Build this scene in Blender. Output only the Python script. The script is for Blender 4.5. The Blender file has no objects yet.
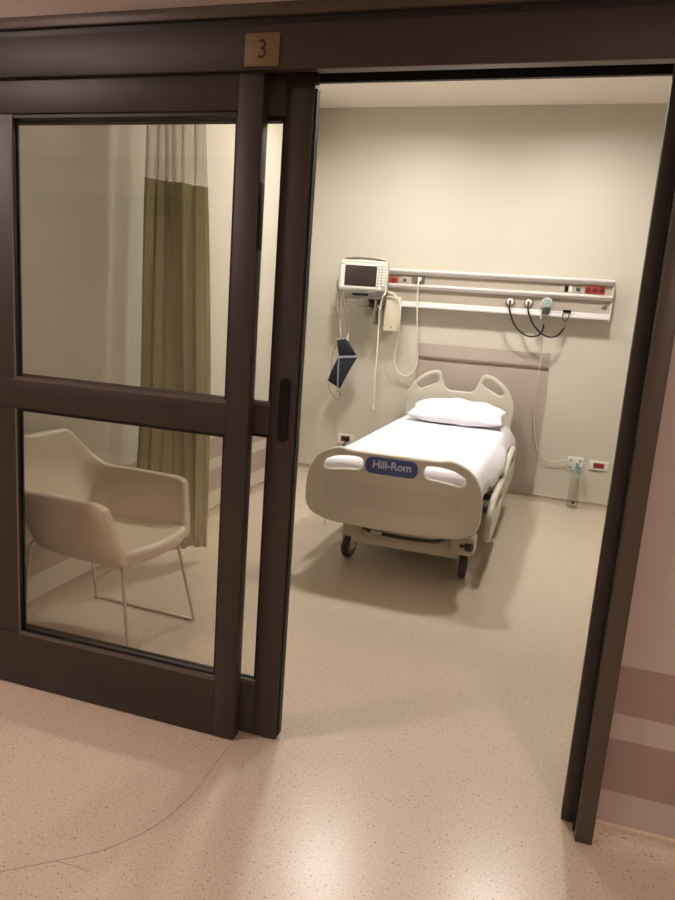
import bpy, bmesh, math, random
from mathutils import Vector, Matrix, Euler
random.seed(4)
S = bpy.context.scene
COL = S.collection
PI = math.pi

# ------------------------------------------------------------------ materials
def lin(c):
    return tuple((x/255/12.92 if x/255 <= .04045 else ((x/255+.055)/1.055)**2.4) for x in c) + (1,)

def mat(name, rgb, rough=.5, metal=0., spec=.5, coat=0., noise=0., nscale=40., bump=0., bscale=200.):
    m = bpy.data.materials.new(name); m.use_nodes = True
    nt = m.node_tree; b = nt.nodes['Principled BSDF']
    c = lin(rgb)
    b.inputs['Base Color'].default_value = c
    b.inputs['Roughness'].default_value = rough
    b.inputs['Metallic'].default_value = metal
    b.inputs['Specular IOR Level'].default_value = spec
    b.inputs['Coat Weight'].default_value = coat
    tc = nt.nodes.new('ShaderNodeTexCoord')
    if noise:
        n = nt.nodes.new('ShaderNodeTexNoise'); n.inputs['Scale'].default_value = nscale
        nt.links.new(tc.outputs['Object'], n.inputs['Vector'])
        mx = nt.nodes.new('ShaderNodeMix'); mx.data_type = 'RGBA'
        mx.inputs['A'].default_value = tuple(x*(1-noise) for x in c[:3])+(1,)
        mx.inputs['B'].default_value = tuple(min(1, x*(1+noise)) for x in c[:3])+(1,)
        nt.links.new(n.outputs['Fac'], mx.inputs['Factor'])
        nt.links.new(mx.outputs['Result'], b.inputs['Base Color'])
    if bump:
        n2 = nt.nodes.new('ShaderNodeTexNoise'); n2.inputs['Scale'].default_value = bscale
        nt.links.new(tc.outputs['Object'], n2.inputs['Vector'])
        bp = nt.nodes.new('ShaderNodeBump'); bp.inputs['Strength'].default_value = bump; bp.inputs['Distance'].default_value = .002
        nt.links.new(n2.outputs['Fac'], bp.inputs['Height'])
        nt.links.new(bp.outputs['Normal'], b.inputs['Normal'])
    return m

def banded(name, base, band, zones, rough=.55):
    """painted wall with horizontal colour bands; zones = [(z0, z1), ...] of the band colour"""
    m = mat(name, base, rough, noise=.02, nscale=3., bump=.08, bscale=350)
    nt = m.node_tree; b = nt.nodes['Principled BSDF']
    g = nt.nodes.new('ShaderNodeNewGeometry'); sx = nt.nodes.new('ShaderNodeSeparateXYZ')
    nt.links.new(g.outputs['Position'], sx.inputs[0])
    tot = None
    for z0, z1 in zones:
        a = nt.nodes.new('ShaderNodeMath'); a.operation = 'GREATER_THAN'; a.inputs[1].default_value = z0
        c = nt.nodes.new('ShaderNodeMath'); c.operation = 'LESS_THAN'; c.inputs[1].default_value = z1
        p = nt.nodes.new('ShaderNodeMath'); p.operation = 'MULTIPLY'
        nt.links.new(sx.outputs['Z'], a.inputs[0]); nt.links.new(sx.outputs['Z'], c.inputs[0])
        nt.links.new(a.outputs[0], p.inputs[0]); nt.links.new(c.outputs[0], p.inputs[1])
        if tot is None: tot = p
        else:
            q = nt.nodes.new('ShaderNodeMath'); q.operation = 'ADD'
            nt.links.new(tot.outputs[0], q.inputs[0]); nt.links.new(p.outputs[0], q.inputs[1]); tot = q
    mx = nt.nodes.new('ShaderNodeMix'); mx.data_type = 'RGBA'
    mx.inputs['A'].default_value = lin(base); mx.inputs['B'].default_value = lin(band)
    nt.links.new(tot.outputs[0], mx.inputs['Factor'])
    nt.links.new(mx.outputs['Result'], b.inputs['Base Color'])
    return m

def vinyl(name, base, dark, light, rough=.3):
    m = mat(name, base, rough, spec=.5)
    nt = m.node_tree; b = nt.nodes['Principled BSDF']
    g = nt.nodes.new('ShaderNodeNewGeometry')
    def fleck(scale, lo, hi, col, prev):
        v = nt.nodes.new('ShaderNodeTexNoise'); v.inputs['Scale'].default_value = scale; v.inputs['Detail'].default_value = 1.5
        nt.links.new(g.outputs['Position'], v.inputs['Vector'])
        r = nt.nodes.new('ShaderNodeMapRange'); r.inputs['From Min'].default_value = lo; r.inputs['From Max'].default_value = hi
        nt.links.new(v.outputs['Fac'], r.inputs['Value'])
        mx = nt.nodes.new('ShaderNodeMix'); mx.data_type = 'RGBA'
        if prev is None: mx.inputs['A'].default_value = lin(base)
        else: nt.links.new(prev.outputs['Result'], mx.inputs['A'])
        mx.inputs['B'].default_value = lin(col)
        nt.links.new(r.outputs['Result'], mx.inputs['Factor'])
        return mx
    a = fleck(150., .58, .72, light, None)
    a = fleck(125., .63, .73, dark, a)
    a = fleck(240., .60, .72, tuple(int(x*.84) for x in base), a)
    nt.links.new(a.outputs['Result'], b.inputs['Base Color'])
    n2 = nt.nodes.new('ShaderNodeTexNoise'); n2.inputs['Scale'].default_value = 25
    nt.links.new(g.outputs['Position'], n2.inputs['Vector'])
    bp = nt.nodes.new('ShaderNodeBump'); bp.inputs['Strength'].default_value = .05; bp.inputs['Distance'].default_value = .004
    nt.links.new(n2.outputs['Fac'], bp.inputs['Height']); nt.links.new(bp.outputs['Normal'], b.inputs['Normal'])
    return m

def glass(name, tint, refl=.045):
    m = bpy.data.materials.new(name); m.use_nodes = True
    nt = m.node_tree; nt.nodes.remove(nt.nodes['Principled BSDF'])
    out = nt.nodes['Material Output']
    t = nt.nodes.new('ShaderNodeBsdfTransparent'); t.inputs['Color'].default_value = tint+(1,)
    g = nt.nodes.new('ShaderNodeBsdfGlossy'); g.inputs['Roughness'].default_value = .02
    lw = nt.nodes.new('ShaderNodeLayerWeight')
    pw = nt.nodes.new('ShaderNodeMath'); pw.operation = 'POWER'; pw.inputs[1].default_value = 5
    f = nt.nodes.new('ShaderNodeMath'); f.operation = 'MULTIPLY_ADD'; f.inputs[1].default_value = .95; f.inputs[2].default_value = refl
    nt.links.new(lw.outputs['Facing'], pw.inputs[0]); nt.links.new(pw.outputs[0], f.inputs[0])
    mx = nt.nodes.new('ShaderNodeMixShader')
    nt.links.new(f.outputs[0], mx.inputs['Fac']); nt.links.new(t.outputs[0], mx.inputs[1]); nt.links.new(g.outputs[0], mx.inputs[2])
    nt.links.new(mx.outputs[0], out.inputs['Surface'])
    return m

def netting(name, rgb, cover):
    m = bpy.data.materials.new(name); m.use_nodes = True
    nt = m.node_tree; b = nt.nodes['Principled BSDF']; out = nt.nodes['Material Output']
    b.inputs['Base Color'].default_value = lin(rgb); b.inputs['Roughness'].default_value = .8
    g = nt.nodes.new('ShaderNodeNewGeometry')
    w = nt.nodes.new('ShaderNodeTexWave'); w.wave_type = 'BANDS'; w.bands_direction = 'Z'; w.inputs['Scale'].default_value = 22
    nt.links.new(g.outputs['Position'], w.inputs['Vector'])
    r = nt.nodes.new('ShaderNodeMapRange'); r.inputs['To Min'].default_value = cover-.05; r.inputs['To Max'].default_value = cover+.05
    nt.links.new(w.outputs['Fac'], r.inputs['Value'])
    t = nt.nodes.new('ShaderNodeBsdfTransparent'); mx = nt.nodes.new('ShaderNodeMixShader')
    nt.links.new(r.outputs['Result'], mx.inputs['Fac']); nt.links.new(t.outputs[0], mx.inputs[1]); nt.links.new(b.outputs[0], mx.inputs[2])
    nt.links.new(mx.outputs[0], out.inputs['Surface'])
    return m

def emitter(name, rgb, strength):
    m = bpy.data.materials.new(name); m.use_nodes = True
    b = m.node_tree.nodes['Principled BSDF']
    b.inputs['Base Color'].default_value = (.8, .8, .8, 1)
    b.inputs['Emission Color'].default_value = tuple(rgb)+(1,); b.inputs['Emission Strength'].default_value = strength
    return m

def translucent(m, amount):
    nt = m.node_tree; b = nt.nodes['Principled BSDF']; out = nt.nodes['Material Output']
    t = nt.nodes.new('ShaderNodeBsdfTranslucent'); t.inputs['Color'].default_value = b.inputs['Base Color'].default_value
    mx = nt.nodes.new('ShaderNodeMixShader'); mx.inputs['Fac'].default_value = amount
    nt.links.new(b.outputs[0], mx.inputs[1]); nt.links.new(t.outputs[0], mx.inputs[2]); nt.links.new(mx.outputs[0], out.inputs['Surface'])

BANDS = [(.166, .336), (.416, .567)]
M = dict(
    wall=mat('cream_wall_paint', (208, 202, 187), .5, noise=.015, nscale=2., bump=.06, bscale=400),
    wallband=banded('banded_wall_paint', (210, 204, 189), (180, 163, 153), BANDS),
    hallband=banded('hall_wall_paint', (182, 171, 161), (152, 132, 124), BANDS),
    ceil=mat('white_ceiling_paint', (240, 232, 224), .8),
    floor=vinyl('flecked_vinyl', (203, 189, 168), (128, 104, 90), (222, 209, 190), .27),
    hallfloor=mat('cove_hall_vinyl', (176, 152, 136), .45, noise=.06, nscale=80),
    cove=mat('cove_vinyl', (176, 160, 138), .45, noise=.06, nscale=80),
    capstrip=mat('cove_cap', (222, 206, 186), .4),
    seam=mat('weld_seam', (150, 124, 108), .4),
    mauve=mat('mauve_wall_panel', (178, 164, 153), .5, noise=.02, nscale=4.),
    mauve2=mat('mauve_groove', (140, 122, 110), .5),
    bronze=mat('dark_bronze', (51, 43, 37), .5, spec=.5, noise=.06, nscale=6.),
    bronze2=mat('bronze_jamb', (74, 64, 52), .42, noise=.05, nscale=6.),
    gasket=mat('black_gasket', (18, 14, 13), .5),
    bead=mat('glazing_bead', (100, 88, 80), .35),
    alu=mat('brushed_aluminium', (238, 234, 232), .35, metal=.15),
    rail_panel=mat('service_panel', (176, 166, 151), .45),
    black=mat('black_plastic', (10, 10, 11), .5, spec=.25),
    brass=mat('brass_plate', (116, 100, 62), .5, metal=.1),
    ink=mat('sign_numeral', (28, 20, 14), .5),
    bedplastic=mat('cream_plastic', (204, 199, 182), .38, coat=.1),
    bedframe=mat('cream_enamel', (206, 200, 178), .35),
    blue=mat('blue_badge', (68, 84, 138), .4),
    white=mat('white_plastic', (232, 228, 220), .4),
    lettering=mat('badge_lettering', (206, 210, 226), .5),
    inset=mat('cream_plastic_shaded', (197, 192, 175), .4),  # bed cream darkened a little, painting in the shading of the inset
    linen=mat('white_linen', (240, 238, 246), .85, bump=.12, bscale=500),
    navymat=mat('navy_ticking', (40, 42, 52), .6),
    rubber=mat('grey_rubber', (58, 54, 48), .6),
    hub=mat('caster_hub', (118, 112, 100), .45),
    steel=mat('steel', (150, 145, 136), .3, metal=.8),
    darkgrey=mat('dark_grey_metal', (70, 68, 66), .45),
    monitor=mat('monitor_housing', (204, 200, 190), .4),
    screen=mat('blank_screen', (62, 52, 50), .18),
    button=mat('button_grey', (170, 168, 158), .5),
    teal=mat('teal_mark', (112, 150, 132), .5),
    lead=mat('grey_lead', (150, 140, 124), .5),
    cream_cable=mat('cream_cable', (228, 220, 202), .45),
    navy=mat('navy_cuff_nylon', (25, 32, 44), .75, noise=.15, nscale=200),
    cufftrim=mat('cuff_binding', (150, 156, 164), .6),
    redplug=mat('red_socket', (160, 68, 58), .4),
    maroon=mat('maroon_socket', (104, 30, 28), .4),
    box=mat('cream_box', (218, 208, 184), .4),
    softtube=mat('pale_tubing', (208, 200, 184), .35),
    hose=mat('black_hose', (26, 23, 20), .45),
    chairskin=mat('cream_leatherette', (214, 202, 178), .38, spec=.5, bump=.06, bscale=300),
    chrome=mat('satin_chrome', (206, 200, 188), .3, metal=.35),
    curtain=mat('olive_curtain', (214, 211, 182), .8, noise=.05, nscale=30, bump=.1, bscale=500),
    net=netting('curtain_netting', (246, 243, 232), .55),
    pane=glass('tinted_pane', (.975, .97, .955)),
    clear=glass('clear_plastic', (.93, .94, .92)),
    cleardial=glass('dial_glass', (.80, .88, .88)),
    cuffred=mat('dark_red', (120, 30, 30), .5),
    wood=mat('dark_door', (66, 46, 38), .4),
)

translucent(M['curtain'], .5)
# ------------------------------------------------------------------ mesh helpers
def new_obj(name, me, m=None, parent=None, smooth=None):
    o = bpy.data.objects.new(name, me); COL.objects.link(o)
    if m is not None:
        me.materials.clear(); me.materials.append(m)
    if parent is not None: o.parent = parent
    if smooth is not None:
        me.shade_smooth()
        md = o.modifiers.new('wn', 'EDGE_SPLIT') if smooth else None
        if md: md.split_angle = math.radians(smooth)
    return o

def finish(bm, name, m, parent=None, smooth=None):
    me = bpy.data.meshes.new(name); bm.normal_update(); bm.to_mesh(me); bm.free()
    return new_obj(name, me, m, parent, smooth)

def add_box(bm, x0, x1, y0, y1, z0, z1, bev=0., seg=2, mtx=None):
    t = bmesh.new(); bmesh.ops.create_cube(t, size=1)
    for v in t.verts:
        v.co = Vector(((x0+x1)/2+v.co.x*(x1-x0), (y0+y1)/2+v.co.y*(y1-y0), (z0+z1)/2+v.co.z*(z1-z0)))
    if bev > 0:
        bmesh.ops.bevel(t, geom=list(t.edges), offset=bev, segments=seg, profile=.5, affect='EDGES')
    if mtx is not None: bmesh.ops.transform(t, matrix=mtx, verts=t.verts)
    me = bpy.data.meshes.new('t'); t.to_mesh(me); t.free(); bm.from_mesh(me); bpy.data.meshes.remove(me)

def box(name, m, x0, x1, y0, y1, z0, z1, bev=0., parent=None, seg=2, mtx=None):
    bm = bmesh.new(); add_box(bm, x0, x1, y0, y1, z0, z1, bev, seg, mtx)
    return finish(bm, name, m, parent, 30 if bev else None)

def add_lathe(bm, prof, origin, axis='Z', n=24):
    """prof: list of (r, h)"""
    rings = []
    for r, h in prof:
        ring = []
        for i in range(n):
            a = 2*PI*i/n; p = (r*math.cos(a), r*math.sin(a), h)
            if axis == 'Y': p = (p[0], p[2], p[1])
            if axis == 'X': p = (p[2], p[0], p[1])
            ring.append(bm.verts.new(Vector(p)+Vector(origin)))
        rings.append(ring)
    for a, b in zip(rings, rings[1:]):
        for i in range(n): bm.faces.new((a[i], a[(i+1) % n], b[(i+1) % n], b[i]))
    bm.faces.new(rings[0][::-1]); bm.faces.new(rings[-1])
    bmesh.ops.recalc_face_normals(bm, faces=bm.faces)

def lathe(name, m, prof, origin, axis='Z', parent=None, n=24):
    bm = bmesh.new(); add_lathe(bm, prof, origin, axis, n)
    return finish(bm, name, m, parent, 35)

def spline(pts, res=6):
    P = [Vector(p) for p in pts]; out = []
    for i in range(len(P)-1):
        p0 = P[max(i-1, 0)]; p1 = P[i]; p2 = P[i+1]; p3 = P[min(i+2, len(P)-1)]
        for k in range(res):
            t = k/res
            out.append(.5*((2*p1)+(p2-p0)*t+(2*p0-5*p1+4*p2-p3)*t*t+(3*p1-p0-3*p2+p3)*t**3))
    out.append(P[-1]); return out

def add_tube(bm, pts, r, n=8, smooth=True, res=6):
    P = spline(pts, res) if smooth else [Vector(p) for p in pts]
    rings = []; up = Vector((0, 0, 1)); prev = None
    for i, p in enumerate(P):
        d = (P[min(i+1, len(P)-1)]-P[max(i-1, 0)]).normalized()
        if prev is None:
            a = d.cross(up)
            if a.length < 1e-3: a = d.cross(Vector((0, 1, 0)))
            a.normalize()
        else:
            a = prev-d*prev.dot(d)
            if a.length < 1e-5: a = d.orthogonal()
            a.normalize()
        prev = a; b = d.cross(a)
        rings.append([bm.verts.new(p+a*r*math.cos(2*PI*k/n)+b*r*math.sin(2*PI*k/n)) for k in range(n)])
    for A, B in zip(rings, rings[1:]):
        for k in range(n): bm.faces.new((A[k], A[(k+1) % n], B[(k+1) % n], B[k]))
    bm.faces.new(rings[0][::-1]); bm.faces.new(rings[-1])
    bmesh.ops.recalc_face_normals(bm, faces=bm.faces)

def tube(name, m, pts, r, parent=None, n=8, smooth=True, res=6):
    bm = bmesh.new(); add_tube(bm, pts, r, n, smooth, res)
    return finish(bm, name, m, parent, 50)

def round_poly(pts, rad, seg=6):
    """rounds the corners of a polygon; rad a number or one per corner"""
    n = len(pts); out = []
    for i, p in enumerate(pts):
        r = rad[i] if isinstance(rad, (list, tuple)) else rad
        p = Vector(p); a = Vector(pts[i-1]); b = Vector(pts[(i+1) % n])
        da = (a-p); db = (b-p); r = min(r, da.length*.48, db.length*.48)
        s = p+da.normalized()*r; e = p+db.normalized()*r
        if r < 1e-5: out.append(p); continue
        for k in range(seg+1):
            t = k/seg; out.append((1-t)**2*s+2*t*(1-t)*p+t*t*e)
    return out

def plate_mesh(outlines, depth, bevel=0., bres=2):
    """flat board in its local x/y with cut-outs (filled 2-D curve, extruded and bevelled) as a mesh"""
    cu = bpy.data.curves.new('c', 'CURVE'); cu.dimensions = '2D'; cu.fill_mode = 'BOTH'
    cu.extrude = max(depth/2-bevel, 0.0001); cu.bevel_depth = bevel; cu.bevel_resolution = bres; cu.offset = -bevel
    for ol in outlines:
        sp = cu.splines.new('POLY'); sp.points.add(len(ol)-1); sp.use_cyclic_u = True
        for q, p in zip(sp.points, ol): q.co = (p[0], p[1], 0, 1)
    o = bpy.data.objects.new('c', cu); COL.objects.link(o)
    dg = bpy.context.evaluated_depsgraph_get()
    me = bpy.data.meshes.new_from_object(o.evaluated_get(dg))
    bpy.data.objects.remove(o); bpy.data.curves.remove(cu)
    return me

XZ = Matrix(((1, 0, 0, 0), (0, 0, -1, 0), (0, 1, 0, 0), (0, 0, 0, 1)))   # board x,y -> world x,z, facing -y
YZ = Matrix(((0, 0, 1, 0), (1, 0, 0, 0), (0, 1, 0, 0), (0, 0, 0, 1)))    # board x,y -> world y,z, facing +x

def plate(name, m, outlines, depth, place, parent=None, bevel=0., smooth=35):
    me = plate_mesh(outlines, depth, bevel); me.transform(place); me.name = name
    return new_obj(name, me, m, parent, smooth)

def text_obj(name, m, body, size, depth, place, parent=None, squash=1., bold=0.):
    cu = bpy.data.curves.new('t', 'FONT'); cu.body = body; cu.size = size; cu.extrude = depth/2
    cu.align_x = 'CENTER'; cu.align_y = 'CENTER'; cu.offset = bold
    o = bpy.data.objects.new('t', cu); COL.objects.link(o)
    dg = bpy.context.evaluated_depsgraph_get()
    me = bpy.data.meshes.new_from_object(o.evaluated_get(dg))
    bpy.data.objects.remove(o); bpy.data.curves.remove(cu)
    me.transform(Matrix.Diagonal((squash, 1, 1, 1))); me.transform(place); me.name = name
    return new_obj(name, me, m, parent)

def empty(name, loc=(0, 0, 0), rz=0.):
    o = bpy.data.objects.new(name, None); COL.objects.link(o); o.location = loc; o.rotation_euler = (0, 0, rz)
    o.empty_display_size = .1
    return o

def tag(o, label, cat, group=None, kind=None):
    o['label'] = label; o['category'] = cat
    if group: o['group'] = group
    if kind: o['kind'] = kind
    return o

def struct(o, label=None):
    o['kind'] = 'structure'
    return o

def T(x, y, z): return Matrix.Translation((x, y, z))

# ------------------------------------------------------------------ the setting
XL, XR, YB, ZC = -2.245, 2.2, 6.28, 3.285     # room: left, right, back, ceiling
YF = 2.03                                      # corridor face of the door wall
HX0, HX1, HYB, HZC = -6.5, 3.2, -1.6, 2.75     # corridor
bm = bmesh.new()
add_box(bm, HX0, HX1, HYB-.1, 2.06, -.1, 0)
add_box(bm, XL-.1, XR+.1, 2.06, YB+.1, -.1, 0)
hf = struct(finish(bm, 'floor', M['floor']))
bm = bmesh.new()
add_tube(bm, [(-.904, 2.02, 0), (-.905, 1.902, 0), (-.899, 1.776, 0), (-.912, 1.666, 0), (-.935, 1.575, 0), (-.972, 1.505, 0),
              (-1.022, 1.437, 0), (-1.111, 1.363, 0), (-1.217, 1.28, 0), (-1.34, 1.19, 0)], .0010, 6)
finish(bm, 'weld_seam', M['seam'], hf)
bm = bmesh.new(); add_tube(bm, [(-1.111, 1.363, 0), (-1.06, 1.366, 0), (-1.004, 1.368, 0)], .0008, 6)
finish(bm, 'weld_seam', M['seam'], hf)
struct(box('ceiling', M['ceil'], XL-.1, XR+.1, 2.1, YB+.1, ZC, ZC+.1))
struct(box('ceiling_corridor', M['ceil'], HX0, HX1, HYB-.1, 2.13, HZC, HZC+.1))
struct(box('wall_back', M['wall'], XL-.1, XR+.1, YB, YB+.1, 0, ZC))
struct(box('wall_left', M['wallband'], XL-.1, XL, 2.16, YB, 0, ZC))
struct(box('wall_right', M['wallband'], XR, XR+.1, 2.16, YB, 0, ZC))
bm = bmesh.new()                               # the door wall, pierced by the doorway
add_box(bm, .285, HX1, YF, 2.16, 0, ZC)
add_box(bm, HX0, -2.2, YF, 2.16, 0, ZC)
add_box(bm, -2.2, .285, YF, 2.16, 2.3, ZC)
struct(finish(bm, 'wall_front', M['hallband']))
struct(box('wall_corridor', M['hallband'], HX0, HX1, HYB-.1, HYB, 0, HZC))
struct(box('wall_corridor_left', M['hallband'], HX0-.1, HX0, HYB, YF, 0, HZC))
struct(box('wall_corridor_right', M['hallband'], HX1, HX1+.1, HYB, YF, 0, HZC))
# coved skirting: vinyl turned up the wall under a pale cap strip
def cove(name, a, b, inward, h, m):
    """from a to b along a wall; inward = unit vector away from the wall"""
    a = Vector(a); b = Vector(b); w = Vector(inward); L = (b-a)
    prof = [(0, 0), (.05, 0), (.03, .004), (.016, .012), (.008, .025), (.005, .04), (.005, h-.006), (0, h-.006)]
    bm = bmesh.new(); rows = []
    for q in (a, b): rows.append([bm.verts.new(q+w*p[0]+Vector((0, 0, p[1]))) for p in prof])
    for i in range(len(prof)):
        j = (i+1) % len(prof); bm.faces.new((rows[0][i], rows[0][j], rows[1][j], rows[1][i]))
    bm.faces.new(rows[0]); bm.faces.new(rows[1][::-1]); bmesh.ops.recalc_face_normals(bm, faces=bm.faces)
    o = struct(finish(bm, name, m))
    bm = bmesh.new(); rows = []
    pr = [(0, h-.006), (.007, h-.006), (.007, h), (0, h)]
    for q in (a, b): rows.append([bm.verts.new(q+w*p[0]+Vector((0, 0, p[1]))) for p in pr])
    for i in range(4):
        j = (i+1) % 4; bm.faces.new((rows[0][i], rows[0][j], rows[1][j], rows[1][i]))
    bm.faces.new(rows[0]); bm.faces.new(rows[1][::-1]); bmesh.ops.recalc_face_normals(bm, faces=bm.faces)
    finish(bm, 'cap_strip', M['capstrip'], o)
cove('baseboard_back', (XL, YB, 0), (XR, YB, 0), (0, -1, 0), .058, M['cove'])
cove('baseboard_left', (XL, 2.16, 0), (XL, YB, 0), (1, 0, 0), .056, M['cove'])
cove('baseboard_right', (XR, 2.16, 0), (XR, YB, 0), (-1, 0, 0), .056, M['cove'])
cove('baseboard_front', (.292, YF, 0), (HX1, YF, 0), (0, -1, 0), .062, M['floor'])
# padded mauve panel on the wall behind the bed
tp = struct(box('trim_1', M['mauve'], -1.16, -.018, YB-.014, YB, .06, 1.30, .003))
box('bumper_groove', M['mauve2'], -1.155, -.023, YB-.026, YB-.014, 1.165, 1.19, .003, tp)
struct(box('trim_2', M['wall'], -1.262, -1.254, YB-.002, YB, .06, 1.60))

# door head, jamb, fixed leaf and sliding leaf -------------------------------------------------
hd = struct(empty('trim_3', (-.8, 1.99, 2.17)))
def kid(parent, fn, name, m, *a, **k):
    o = fn(name, m, *a, parent=parent, **k)
    o.matrix_parent_inverse = Matrix.Translation(parent.location).inverted() if not parent.rotation_euler.z else parent.matrix_basis.inverted()
    return o
kid(hd, box, 'fascia', M['bronze'], -2.4, .6, 2.014, 2.045, 2.178, 2.297, .002)
kid(hd, box, 'shadow_gap', M['gasket'], -2.4, .6, 2.022, 2.03, 2.297, 2.320)  # black strip paints in the shadow line below the cap
kid(hd, box, 'cap', M['bronze2'], -2.4, .6, 2.008, 2.03, 2.320, 2.354, .002)
kid(hd, box, 'track', M['gasket'], -2.2, .285, 2.075, 2.15, 2.215, 2.30)
kid(hd, box, 'lit_underside', M['bead'], -.74, .24, 2.016, 2.05, 2.1755, 2.178)  # paler strip paints the light caught by the header's underside
kid(hd, box, 'back_plate', M['gasket'], -2.2, .285, 2.15, 2.165, 2.183, 2.30)
jb = struct(empty('trim_4', (.24, 2.0, 0)))
kid(jb, box, 'face_post', M['bronze2'], .243, .292, 1.986, 2.075, .002, 2.178, .002)
kid(jb, box, 'gap_strip', M['gasket'], .238, .243, 2.03, 2.075, .002, 2.168)  # black strip along the dark line beside the face post
kid(jb, box, 'reveal_post', M['bronze'], .203, .285, 2.066, 2.094, .004, 2.215, .002)
kid(jb, box, 'back_post', M['bronze'], .25, .285, 2.094, 2.165, .004, 2.215, .002)
kid(jb, box, 'joint', M['bead'], .2425, .2925, 1.9855, 2.0, .475, .477)

def leaf(name, x0, x1, y0, y1, z0, z1, zmid, sw_l, sw_r, toprail, botrail, mids):
    """framed glass leaf: stiles, rails, two panes with gaskets"""
    d = struct(empty(name, ((x0+x1)/2, (y0+y1)/2, 0)))
    b = .003
    kid(d, box, 'stile', M['bronze'], x0, x0+sw_l, y0+.007, y1, z0, z1, b)
    kid(d, box, 'stile', M['bronze'], x1-sw_r, x1, y0, y1, z0, z1, b)
    xa, xb = x0+sw_l, x1-sw_r
    kid(d, box, 'top_rail', M['bronze'], x0, xb, y0+.001, y1-.001, z1-toprail, z1, b)
    kid(d, box, 'bottom_rail', M['bronze'], x0, xb, y0+.001, y1-.001, z0, z0+botrail, b)
    kid(d, box, 'middle_rail', M['bronze'], x0, xb, y0+.001, y1-.001, mids[0], mids[1], b)
    ym = (y0+y1)/2
    for za, zb in ((z0+botrail, mids[0]), (mids[1], z1-toprail)):
        p = kid(d, box, 'glass_pane', M['pane'], xa-.004, xb+.004, ym-.004, ym+.004, za-.004, zb+.004)
        bm = bmesh.new()
        for q in (za, zb-.012):
            add_box(bm, xa, xb, ym-.014, ym-.0045, q, q+.012)
            add_box(bm, xa, xb, ym+.0045, ym+.014, q, q+.012)
        for q in (xa, xb-.010):
            add_box(bm, q, q+.010, ym-.014, ym-.0045, za, zb)
            add_box(bm, q, q+.010, ym+.0045, ym+.014, za, zb)
        g = finish(bm, 'gasket', M['gasket'], d); g.matrix_parent_inverse = Matrix.Translation(d.location).inverted()
        bm = bmesh.new()
        add_box(bm, xa, xb, y0+.006, ym-.015, za, za+.012)
        add_box(bm, xa, xb, y0+.001, y0+.006, za, za+.004)
        add_box(bm, xa, xa+.008, y0+.006, ym-.015, za, zb)
        g = finish(bm, 'glazing_bead', M['bead'], d); g.matrix_parent_inverse = Matrix.Translation(d.location).inverted()
    return d
d1 = leaf('door_1', -2.19, -.905, 2.03, 2.076, .003, 2.195, 1.2, .372, .080, .122, .212, (1.090, 1.190))
lk = kid(d1, box, 'edge_latch', M['black'], -.906, -.9025, 2.037, 2.069, 1.675, 1.872, .001)
d2 = leaf('door_2', -2.0, -.768, 2.088, 2.136, .008, 2.20, 1.2, .13, .088, .128, .19, (1.096, 1.190))
kid(d2, plate, 'recessed_pull', M['black'], [[(p[0], p[1]) for p in round_poly([(-.017, -.103), (.017, -.103), (.017, .103), (-.017, .103)], .016)]],
    .012, T(-.806, 2.087, 1.183) @ XZ, bevel=.003)
kid(d2, box, 'edge_seal', M['gasket'], -.768, -.762, 2.10, 2.128, .02, 2.15)

# unseen dark door added across the corridor for a faint reflection in the panes
d3 = struct(empty('door_3', (-4.6, HYB, 0)))
kid(d3, box, 'door_slab', M['wood'], -5.9, -3.6, HYB, HYB+.04, .01, 2.25, .003)
kid(d3, box, 'door_head', M['bronze'], -6.2, -3.3, HYB, HYB+.06, 2.25, 2.42, .003)
kid(d3, box, 'door_handle', M['steel'], -3.75, -3.72, HYB+.04, HYB+.09, .95, 1.2, .005)

# ------------------------------------------------------------------ room sign
sg = empty('room_sign', (-.907, 2.014, 2.186))
tag(sg, 'small square brass plate with the numeral 3 on the dark door head', 'sign')
box('sign_plate', M['brass'], -.054, .054, -.006, -.0005, 0, .088, .0012, sg)
text_obj('numeral', M['ink'], '3', .072, .001, T(.002, -.0066, .043) @ XZ, sg, squash=.92)

# ------------------------------------------------------------------ ceiling lights
def ceiling_light(x, y, z, size, m, label, group=None, rim=.045):
    t = empty('ceiling_light', (x, y, z)); tag(t, label, 'light', group)
    h = size/2
    bm = bmesh.new()
    for a in ((-h-.02, -h, -h-.02, h+.02), (h, h+.02, -h-.02, h+.02), (-h, h, -h-.02, -h), (-h, h, h, h+.02)):
        add_box(bm, a[0], a[1], a[2], a[3], -rim, 0)
    finish(bm, 'light_frame', M['white'], t)
    box('diffuser', m, -h, h, -h, h, -.016, -.002, 0, t)
    return t
LR = (1., .945, .88)
m_room = emitter('room_light_diffuser', LR, 232.)
m_hall = emitter('corridor_light_diffuser', (1., .765, .70), 100.)
ceiling_light(-1.35, 4.95, ZC, .26, m_room, 'square recessed ceiling light over the left side of the bed', 'ceiling lights in the room')
ceiling_light(.05, 4.95, ZC, .26, m_room, 'square recessed ceiling light over the right side of the bed', 'ceiling lights in the room')
ceiling_light(-2.7, .65, HZC, .42, m_hall, 'corridor ceiling light in front of the fixed glass panel', 'ceiling lights in the corridor')
ceiling_light(1.25, -.6, HZC, .42, m_hall, 'corridor ceiling light to the right of the doorway', 'ceiling lights in the corridor')

# ------------------------------------------------------------------ hospital bed
BED = empty('hospital_bed', (-.733, 6.12, 0), math.radians(-1.0))
tag(BED, 'cream hospital bed with a blue badge on its footboard', 'bed')
def sym(half):   # closed outline from its right half (x>=0), listed bottom centre to top centre
    return [(-x, y) for x, y in half[::-1] if x > 1e-6] [::1] and [*[(x, y) for x, y in half], *[(-x, y) for x, y in half[::-1] if x > 1e-6]]
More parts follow.
